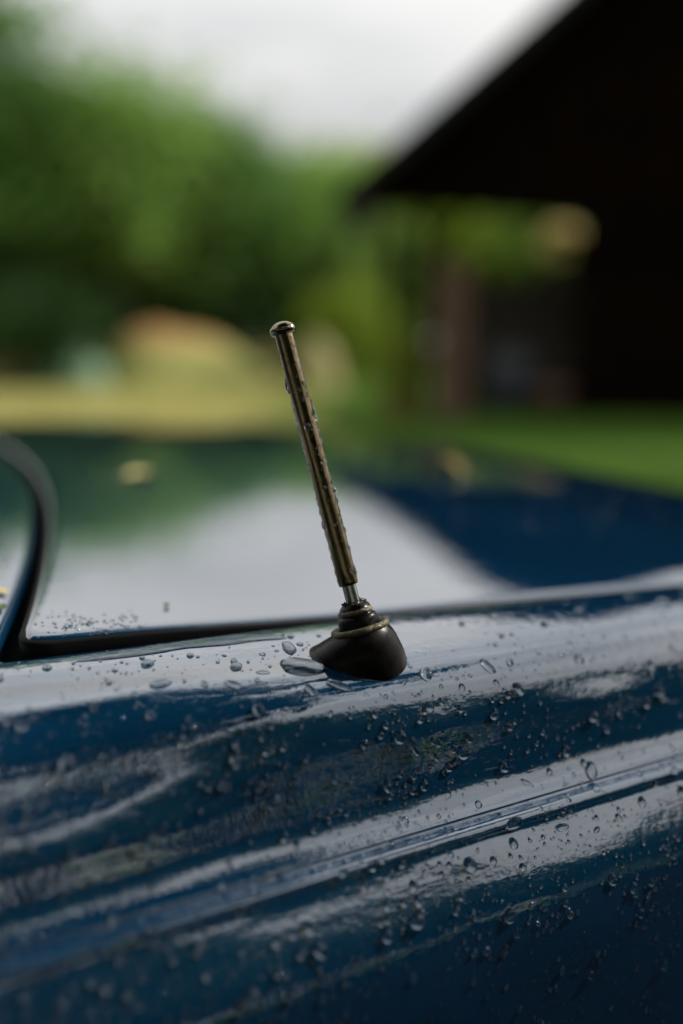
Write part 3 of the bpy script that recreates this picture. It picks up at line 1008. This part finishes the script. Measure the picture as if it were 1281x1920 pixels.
# ------------------------------------------------------------------ rain
def drop_mesh(seed, segs, nring, rough_outline, name='raindrop'):
    rnd = random.Random(seed)
    ph = [rnd.uniform(0, 6.283) for _ in range(5)]
    am = [rough_outline * rnd.uniform(0.3, 1.0) / (k + 1.5) for k in range(5)]
    v = []
    def R(a):
        return 1 + sum(am[k] * math.cos((k + 1) * a + ph[k]) for k in range(5))
    ox, oy = rnd.uniform(-0.15, 0.15), rnd.uniform(-0.3, 0.05)
    prof = [(1.0, -0.12)] + [(math.sin(math.pi / 2 * (nring - k) / nring) ** 0.8, math.cos(math.pi / 2 * (nring - k) / nring) ** 0.9) for k in range(0, nring)]
    for i in range(segs):
        a = 2 * math.pi * i / segs
        for r, z in prof:
            rr = r * R(a)
            v.append((rr * math.cos(a) + ox * z, rr * math.sin(a) + oy * z, z))
    top = len(v); v.append((ox, oy, 1.0))
    bot = len(v); v.append((0, 0, -0.12))
    nv = len(prof)
    f = grid_faces(segs, nv, True)
    for i in range(segs):
        j = (i + 1) % segs
        f.append((i * nv + nv - 1, j * nv + nv - 1, top))
        f.append((j * nv, i * nv, bot))
    bm = bmesh.new()
    bv = [bm.verts.new(q) for q in v]
    for q in f: bm.faces.new([bv[i] for i in q])
    bmesh.ops.recalc_face_normals(bm, faces=bm.faces)
    bm.verts.index_update()
    f = [tuple(x.index for x in q.verts) for q in bm.faces]
    bm.free()
    return v, f
VAR = []
for k in range(14):
    v, f = drop_mesh(100 + k, 16, 4, 0.07 + 0.22 * (k / 13))
    m = mesh('raindrop', v, f, True); m.materials.append(WATER)
    VAR.append(m)
SV = [drop_mesh(300 + k, 9, 2, 0.16) for k in range(8)]

def frame(nrm, twist=0.0):
    """z = normal, y = uphill"""
    up = UPW - nrm * UPW.dot(nrm)
    if up.length < 0.05: up = Vector((0, 1, 0)) - nrm * nrm.y
    up.normalize()
    x = up.cross(nrm)
    m = Matrix((x, up, nrm)).transposed()
    return m @ Matrix.Rotation(twist, 3, 'Z')

def shot(px, py, tree_=None):
    h = (tree_ or WB).ray_cast(CAM, ray(px, py).normalized())
    if h[0] is None: return None, None
    n = h[1]
    if n.dot(CAM - h[0]) < 0: n = -n
    return h[0], n

GD = 'raindrops beaded on the blue wing'
def put_drop(p, nrm, a, b, h, twist=0, var=0, label=None, group=None):
    o = bpy.data.objects.new('raindrop', VAR[var % len(VAR)])
    COL.objects.link(o)
    m = frame(nrm, twist) @ Matrix.Diagonal((a, b, h))
    o.matrix_world = Matrix.Translation(p) @ m.to_4x4()
    return tag(o, label, 'raindrop', group)

# hero drops, each found where it sits on the wing: px, py, half width mm, half length mm, height mm, twist, variant, label
HERO = [
    (797, 1264, 2.3, 2.6, 1.7, 0.3, 13, 'fat curled raindrop just right of the rubber grommet'),
    (868, 1412, 2.4, 2.6, 1.5, 0.2, 11, 'heart shaped raindrop on the dark blue shoulder of the wing'),
    (915, 1250, 1.5, 3.6, 1.3, 0.5, 4, 'long slanted raindrop on the pale band right of the grommet'),
    (866, 1289, 1.2, 1.5, 1.0, 0.0, 2, 'small round raindrop right of and below the curled drop'),
    (972, 1291, 1.6, 2.8, 1.2, 0.6, 7, 'pointed dark raindrop on the lower edge of the pale band'),
    (965, 1543, 3.4, 1.8, 1.6, 0.2, 12, 'large flat raindrop hanging over the raised rib'),
    (1053, 1551, 2.6, 1.4, 1.2, -0.2, 13, 'dumbbell shaped raindrop below the raised rib'),
    (962, 1581, 1.6, 1.9, 1.2, 0.1, 3, 'round dark raindrop under the drop that hangs over the rib'),
    (1204, 1504, 1.4, 2.2, 1.2, 0.1, 4, 'tall oval raindrop below the rib near the right edge'),
    (1119, 1556, 1.5, 0.9, 0.9, 0.5, 6, 'small slanted raindrop right of the dumbbell shaped one'),
    (926, 1614, 1.2, 1.5, 1.0, 0, 1, 'round raindrop on the grey reflection below the rib'),
    (981, 1626, 1.4, 1.4, 1.0, 0, 0, 'isolated round raindrop low on the grey reflection'),
    (897, 1508, 1.3, 1.3, 0.9, 0, 3, 'single round raindrop above the rib on the pale patch'),
    (945, 1438, 1.6, 2.2, 1.1, 0.5, 12, 'ragged dark raindrop above the pale patch'),
    (778, 1400, 1.3, 3.4, 1.2, 0.3, 10, 'streaked raindrop left of the heart shaped one'),
    (727, 1474, 1.2, 2.4, 1.2, 0, 5, 'tall blurred raindrop at the middle of the wing'),
    (840, 1486, 1.0, 2.0, 0.9, 0.1, 4, 'narrow raindrop left of the pale patch above the rib'),
    (987, 1467, 0.8, 2.6, 0.7, 0.9, 9, 'thin trailing raindrop just above the rib'),
    (437, 1284, 1.5, 3.4, 1.1, 0.8, 6, 'slanted raindrop on the pale wing top left of the puddle'),
    (383, 1283, 1.1, 1.8, 0.9, 0.3, 2, 'small oval raindrop left of the slanted one'),
    (300, 1282, 3.6, 2.2, 1.1, 0.1, 8, 'flat wide raindrop near the rear end of the wing top'),
    (632, 1285, 1.6, 4.0, 1.2, 1.0, 9, 'long raindrop under the left side of the grommet'),
    (493, 1261, 0.8, 2.2, 0.7, 1.1, 5, 'thin dark raindrop left of the puddle by the grommet'),
    (828, 1316, 0.9, 1.6, 0.7, 0.5, 4, 'small slanted raindrop between the curled and heart shaped ones'),
    (1030, 1447, 1.1, 1.5, 0.9, 0, 2, 'lone bead of rain beside the rib'),
    (1213, 1318, 1.5, 2.0, 1.2, 0, 3, 'blurred pale raindrop high near the right edge'),
    (932, 1281, 0.9, 1.6, 0.8, .4, 1, 'small raindrop left of the pointed one'),
    (775, 1662, 1.5, 2.0, 1.1, 0, 2, 'dark raindrop low on the flank below the grommet'),
]
occupied = []
for px, py, a, b, h, tw, var, lab in HERO:
    p, nrm = shot(px, py)
    if p is None: continue
    put_drop(p, nrm, a * mmv, b * mmv, h * mmv, tw, var, lab, 'large raindrops on the blue wing')
    occupied.append((p, max(a, b) * mmv))

def zone(p):
    zz = p.z - ztop(p.x) - 0.036 * p.x * sm(-0.006, -0.045, p.z - ztop(p.x))
    if zz > -0.010: return 0
    if zz > -0.0488: return 1
    if zz > -0.0550: return 2
    return 3
def where(p):
    c = p - CAM
    px = PW / 2 + FPX * c.dot(RT) / c.dot(FW)
    return ', ' + ('near the left edge' if px < 260 else 'left of the grommet' if px < 580 else 'below the grommet' if px < 780 else 'right of the grommet' if px < 1040 else 'near the right edge')
ZL = ['raindrop on the pale wing top',
      'raindrop on the dark wing shoulder',
      'raindrop on the shiny raised rib',
      'raindrop on the flank under the rib']
rnd = random.Random(77)
cand = []
tries = 0
while len(cand) < 3400 and tries < 60000:
    tries += 1
    px = rnd.uniform(-60, 1340); py = rnd.uniform(1090, 1990)
    p, nrm = shot(px, py)
    if p is None or p.z < -0.2: continue
    if (p.x ** 2 + p.y ** 2) ** 0.5 < 0.0165 and p.z > -0.006: continue
    z = zone(p)
    if p.y > SEAM - 0.002: continue
    # patchy: rain gathers in places
    d = noise.noise(p * 38) * 0.5 + 0.5
    if rnd.random() > max(0.14, 1.9 * d - 0.42): continue
    s = min(2.1, 0.38 * math.exp(rnd.gauss(0, 0.68)))
    if z == 0: s *= 0.85
    if z == 3 and p.z < -0.085: s *= 0.75
    if any((p - q).length < r + s * mmv for q, r in occupied): continue
    occupied.append((p, s * mmv * 1.1))
    cand.append((s, p, nrm, z))
cand.sort(key=lambda c: -c[0] / max(0.1, (c[1] - CAM).length))
for k, (s, p, nrm, z) in enumerate(cand[:270]):
    el = rnd.uniform(1.0, 1.5) if z != 2 else rnd.uniform(0.7, 1.0)
    put_drop(p, nrm, s * mmv * 1.15, s * mmv * el * 1.15, s * mmv * rnd.uniform(0.65, 0.95), rnd.uniform(-0.5, 0.5), rnd.randrange(12), ('Bigger ' if s > 1.0 else 'Small ').lower() + ZL[z] + where(p), GD)
vv = []; ff = []
def add_small(s, p, nrm, el):
    sv, sf = SV[rnd.randrange(8)]
    m = frame(nrm, rnd.uniform(-0.6, 0.6)) @ Matrix.Diagonal((s * mmv, s * mmv * el, s * mmv * rnd.uniform(0.55, 0.85)))
    i = len(vv)
    for q in sv: vv.append(p + m @ Vector(q))
    for q in sf: ff.append(tuple(i + x for x in q))
for s, p, nrm, z in cand[270:]:
    add_small(s, p, nrm, rnd.uniform(1.0, 1.6))
o = obj('fine_raindrops', mesh('fine_raindrops', vv, ff, True), WATER)
tag(o, 'fine rain beads scattered over the blue wing', 'raindrops', kind='stuff')
# fine drops on the bonnet near the corner
vv = []; ff = []
for k in range(310):
    if k < 240:
        c = rnd.choice(((150, 1165, 34, 8), (210, 1185, 60, 5), (235, 1168, 22, 10), (120, 1172, 26, 10), (300, 1190, 120, 4)))
        px, py = rnd.gauss(c[0], c[2]), rnd.gauss(c[1], c[3]); s = rnd.uniform(0.18, 0.55)
    else:
        px, py = rnd.uniform(650, 1250), rnd.uniform(880, 1000); s = rnd.uniform(0.4, 1.0)
    p, nrm = shot(px, py, HB)
    if p is None or nrm.z < 0.9: continue
    add_small(s, p, nrm, rnd.uniform(1.0, 1.5))
o = obj('fine_raindrops', mesh('fine_raindrops', vv, ff, True), WATER)
tag(o, 'fine rain beads scattered over the bonnet by its rear corner', 'raindrops', kind='stuff')

# puddles lying on the wing top
def puddle(name, label, outline_px, h, group=None):
    pts = [shot(x, y)[0] for x, y in outline_px]
    pts = [p for p in pts if p is not None]
    c3 = sum(pts, Vector()) / len(pts)
    cl = catmull(pts + [pts[0]], 5)[:-1]
    prof = [(1.0, -0.15), (0.98, 0.25), (0.93, 0.48), (0.84, 0.68), (0.7, 0.84), (0.5, 0.95), (0.25, 1.0)]
    v = []
    for p in cl:
        for r, z in prof:
            q = c3.lerp(p, r)
            hit = WB.ray_cast(q + UPW * 0.03, -UPW)
            zz = hit[0].z if hit[0] is not None else q.z
            v.append(Vector((q.x, q.y, zz + z * h)))
    nv = len(prof)
    f = grid_faces(len(cl), nv, True)
    t = len(v); hit = WB.ray_cast(c3 + UPW * 0.03, -UPW); v.append(Vector((c3.x, c3.y, hit[0].z + h)))
    b = len(v); v.append(Vector((c3.x, c3.y, hit[0].z - 0.15 * h)))
    for i in range(len(cl)):
        j = (i + 1) % len(cl)
        f.append((i * nv + nv - 1, j * nv + nv - 1, t)); f.append((j * nv, i * nv, b))
    o = obj(name, mesh(name, v, f, True), WATER)
    bm = bmesh.new(); bm.from_mesh(o.data); bmesh.ops.recalc_face_normals(bm, faces=bm.faces); bm.to_mesh(o.data); bm.free()
    return tag(o, label, 'puddle', group)
puddle('rain_puddle', 'leaf shaped puddle touching the left foot of the rubber grommet',
       [(524, 1244), (535, 1256), (560, 1264), (590, 1264), (612, 1258), (602, 1248), (575, 1242), (545, 1239)], 0.0022)
puddle('rain_puddle', 'wide thin film of rain lying along the bonnet gap',
       [(135, 1243), (200, 1238), (280, 1228), (345, 1217), (430, 1210), (500, 1200), (540, 1197), (515, 1190), (440, 1192), (380, 1198), (330, 1206), (260, 1217), (180, 1228)], 0.0004)
puddle('rain_puddle', 'small crooked tongue of water above the leaf shaped puddle',
       [(528, 1205), (532, 1220), (545, 1228), (556, 1222), (552, 1212), (540, 1203)], 0.0006)

# drops on the aerial
AB = []
SHV = lathe([(r * mmv, z * mmv) for r, z in prof], 32)
rnd = random.Random(31)
def on_rod(t, a):
    r = (3.36 - 0.34 * (t - 16) / (ST - 16)) * mmv
    d = sx_ * math.cos(a) + sy_ * math.sin(a)
    return ring_c + ax * t * mmv + d * r, d
for t, a, s, el, lab in ((47.0, 0.05, 1.25, 1.05, 'bright round raindrop on the right edge of the aerial rod'),
                         (73.5, 0.0, 0.95, 3.0, 'long clear raindrop on the upper right edge of the aerial rod'),
                         (84.0, 3.15, 1.0, 2.2, 'clear raindrop hanging on the upper left edge of the aerial rod'),
                         (43.5, -0.3, 0.7, 1.6, 'small raindrop below the bright round one on the rod'),
                         (38.0, -0.6, 0.7, 1.5, 'flat raindrop on the lit face of the rod')):
    p, d = on_rod(t, a)
    o = put_drop(p, d, s * mmv, s * el * mmv, s * 0.8 * mmv, 0, 3, lab, 'raindrops on the aerial rod')
vv = []; ff = []
for k in range(320):
    t = 17 + (ST - 18) * rnd.random() ** 1.25
    a = rnd.choice((rnd.gauss(-0.35, 0.45), rnd.gauss(3.2, 0.25), rnd.gauss(-0.5, 0.7)))
    p, d = on_rod(t, a)
    add_small(0.27 * math.exp(rnd.gauss(0, 0.45)), p, d, rnd.uniform(1.0, 2.6))
o = obj('fine_raindrops', mesh('fine_raindrops', vv, ff, True), WATER)
tag(o, 'fine rain beads clinging along the aerial rod', 'raindrops', kind='stuff')

# ------------------------------------------------------------------ fallen leaves
def leaf(name, label, px, py, ln, wd, mat, tw, tree_=HB, curl=0.12):
    p, nrm = shot(px, py, tree_)
    if p is None: return
    v = []; nu, nv = 9, 5
    for i in range(nu):
        t = i / (nu - 1)
        ww = wd * math.sin(math.pi * min(1, max(0.02, t)) ** 0.8) * 0.5
        for j in range(nv):
            s = j / (nv - 1) * 2 - 1
            v.append(((t - 0.5) * ln, s * ww, 0.0009 + curl * ln * (s * s) * math.sin(math.pi * t) + 0.10 * ln * (t - 0.5) ** 2))
    f = grid_faces(nu, nv)
    n0 = len(v)
    v += [(x, y, z - 0.0003) for x, y, z in v]
    f += [tuple(reversed([q + n0 for q in g])) for g in grid_faces(nu, nv)]
    rootl = obj(name, mesh(name, v, f, True), mat)
    rootl.matrix_world = Matrix.Translation(p) @ frame(nrm, tw).to_4x4()
    tv_, tf_ = [], []
    tube(tv_, tf_, Vector((-ln * 0.48, 0, 0.0012)), Vector((-ln * 0.8, ln * 0.05, 0.002)), ln * 0.025, ln * 0.015, 6)
    st = obj('stalk', mesh('stalk', tv_, tf_, True), mat, rootl)
    return tag(rootl, label, 'leaf')
YL = simple('dead_yellow_leaf', (0.72, 0.62, 0.26), 0.5)
OL = simple('dead_orange_leaf', (0.90, 0.68, 0.32), 0.6)
GL = simple('green_leaf_scrap', (0.06, 0.10, 0.02), 0.5)
leaf('fallen_leaf', 'pale yellow fallen leaf on the bonnet left of the aerial', 268, 893, 0.026, 0.018, YL, 0.3)
leaf('fallen_leaf', 'orange yellow fallen leaf on the bonnet right of the aerial', 836, 889, 0.030, 0.025, OL, 1.2, curl=0.4)
leaf('leaf_scrap', 'tiny green leaf scrap on the bonnet near its rear corner', 312, 1138, 0.0042, 0.0022, GL, 0.3)
leaf('leaf_scrap', 'yellow petal scrap on the scuttle at the left edge', 4, 1112, 0.006, 0.004, YL, 0.8, SB)
leaf('leaf_scrap', 'dark green leaf scrap on the scuttle below the yellow petal', 3, 1142, 0.007, 0.003, GL, 0.2, SB)
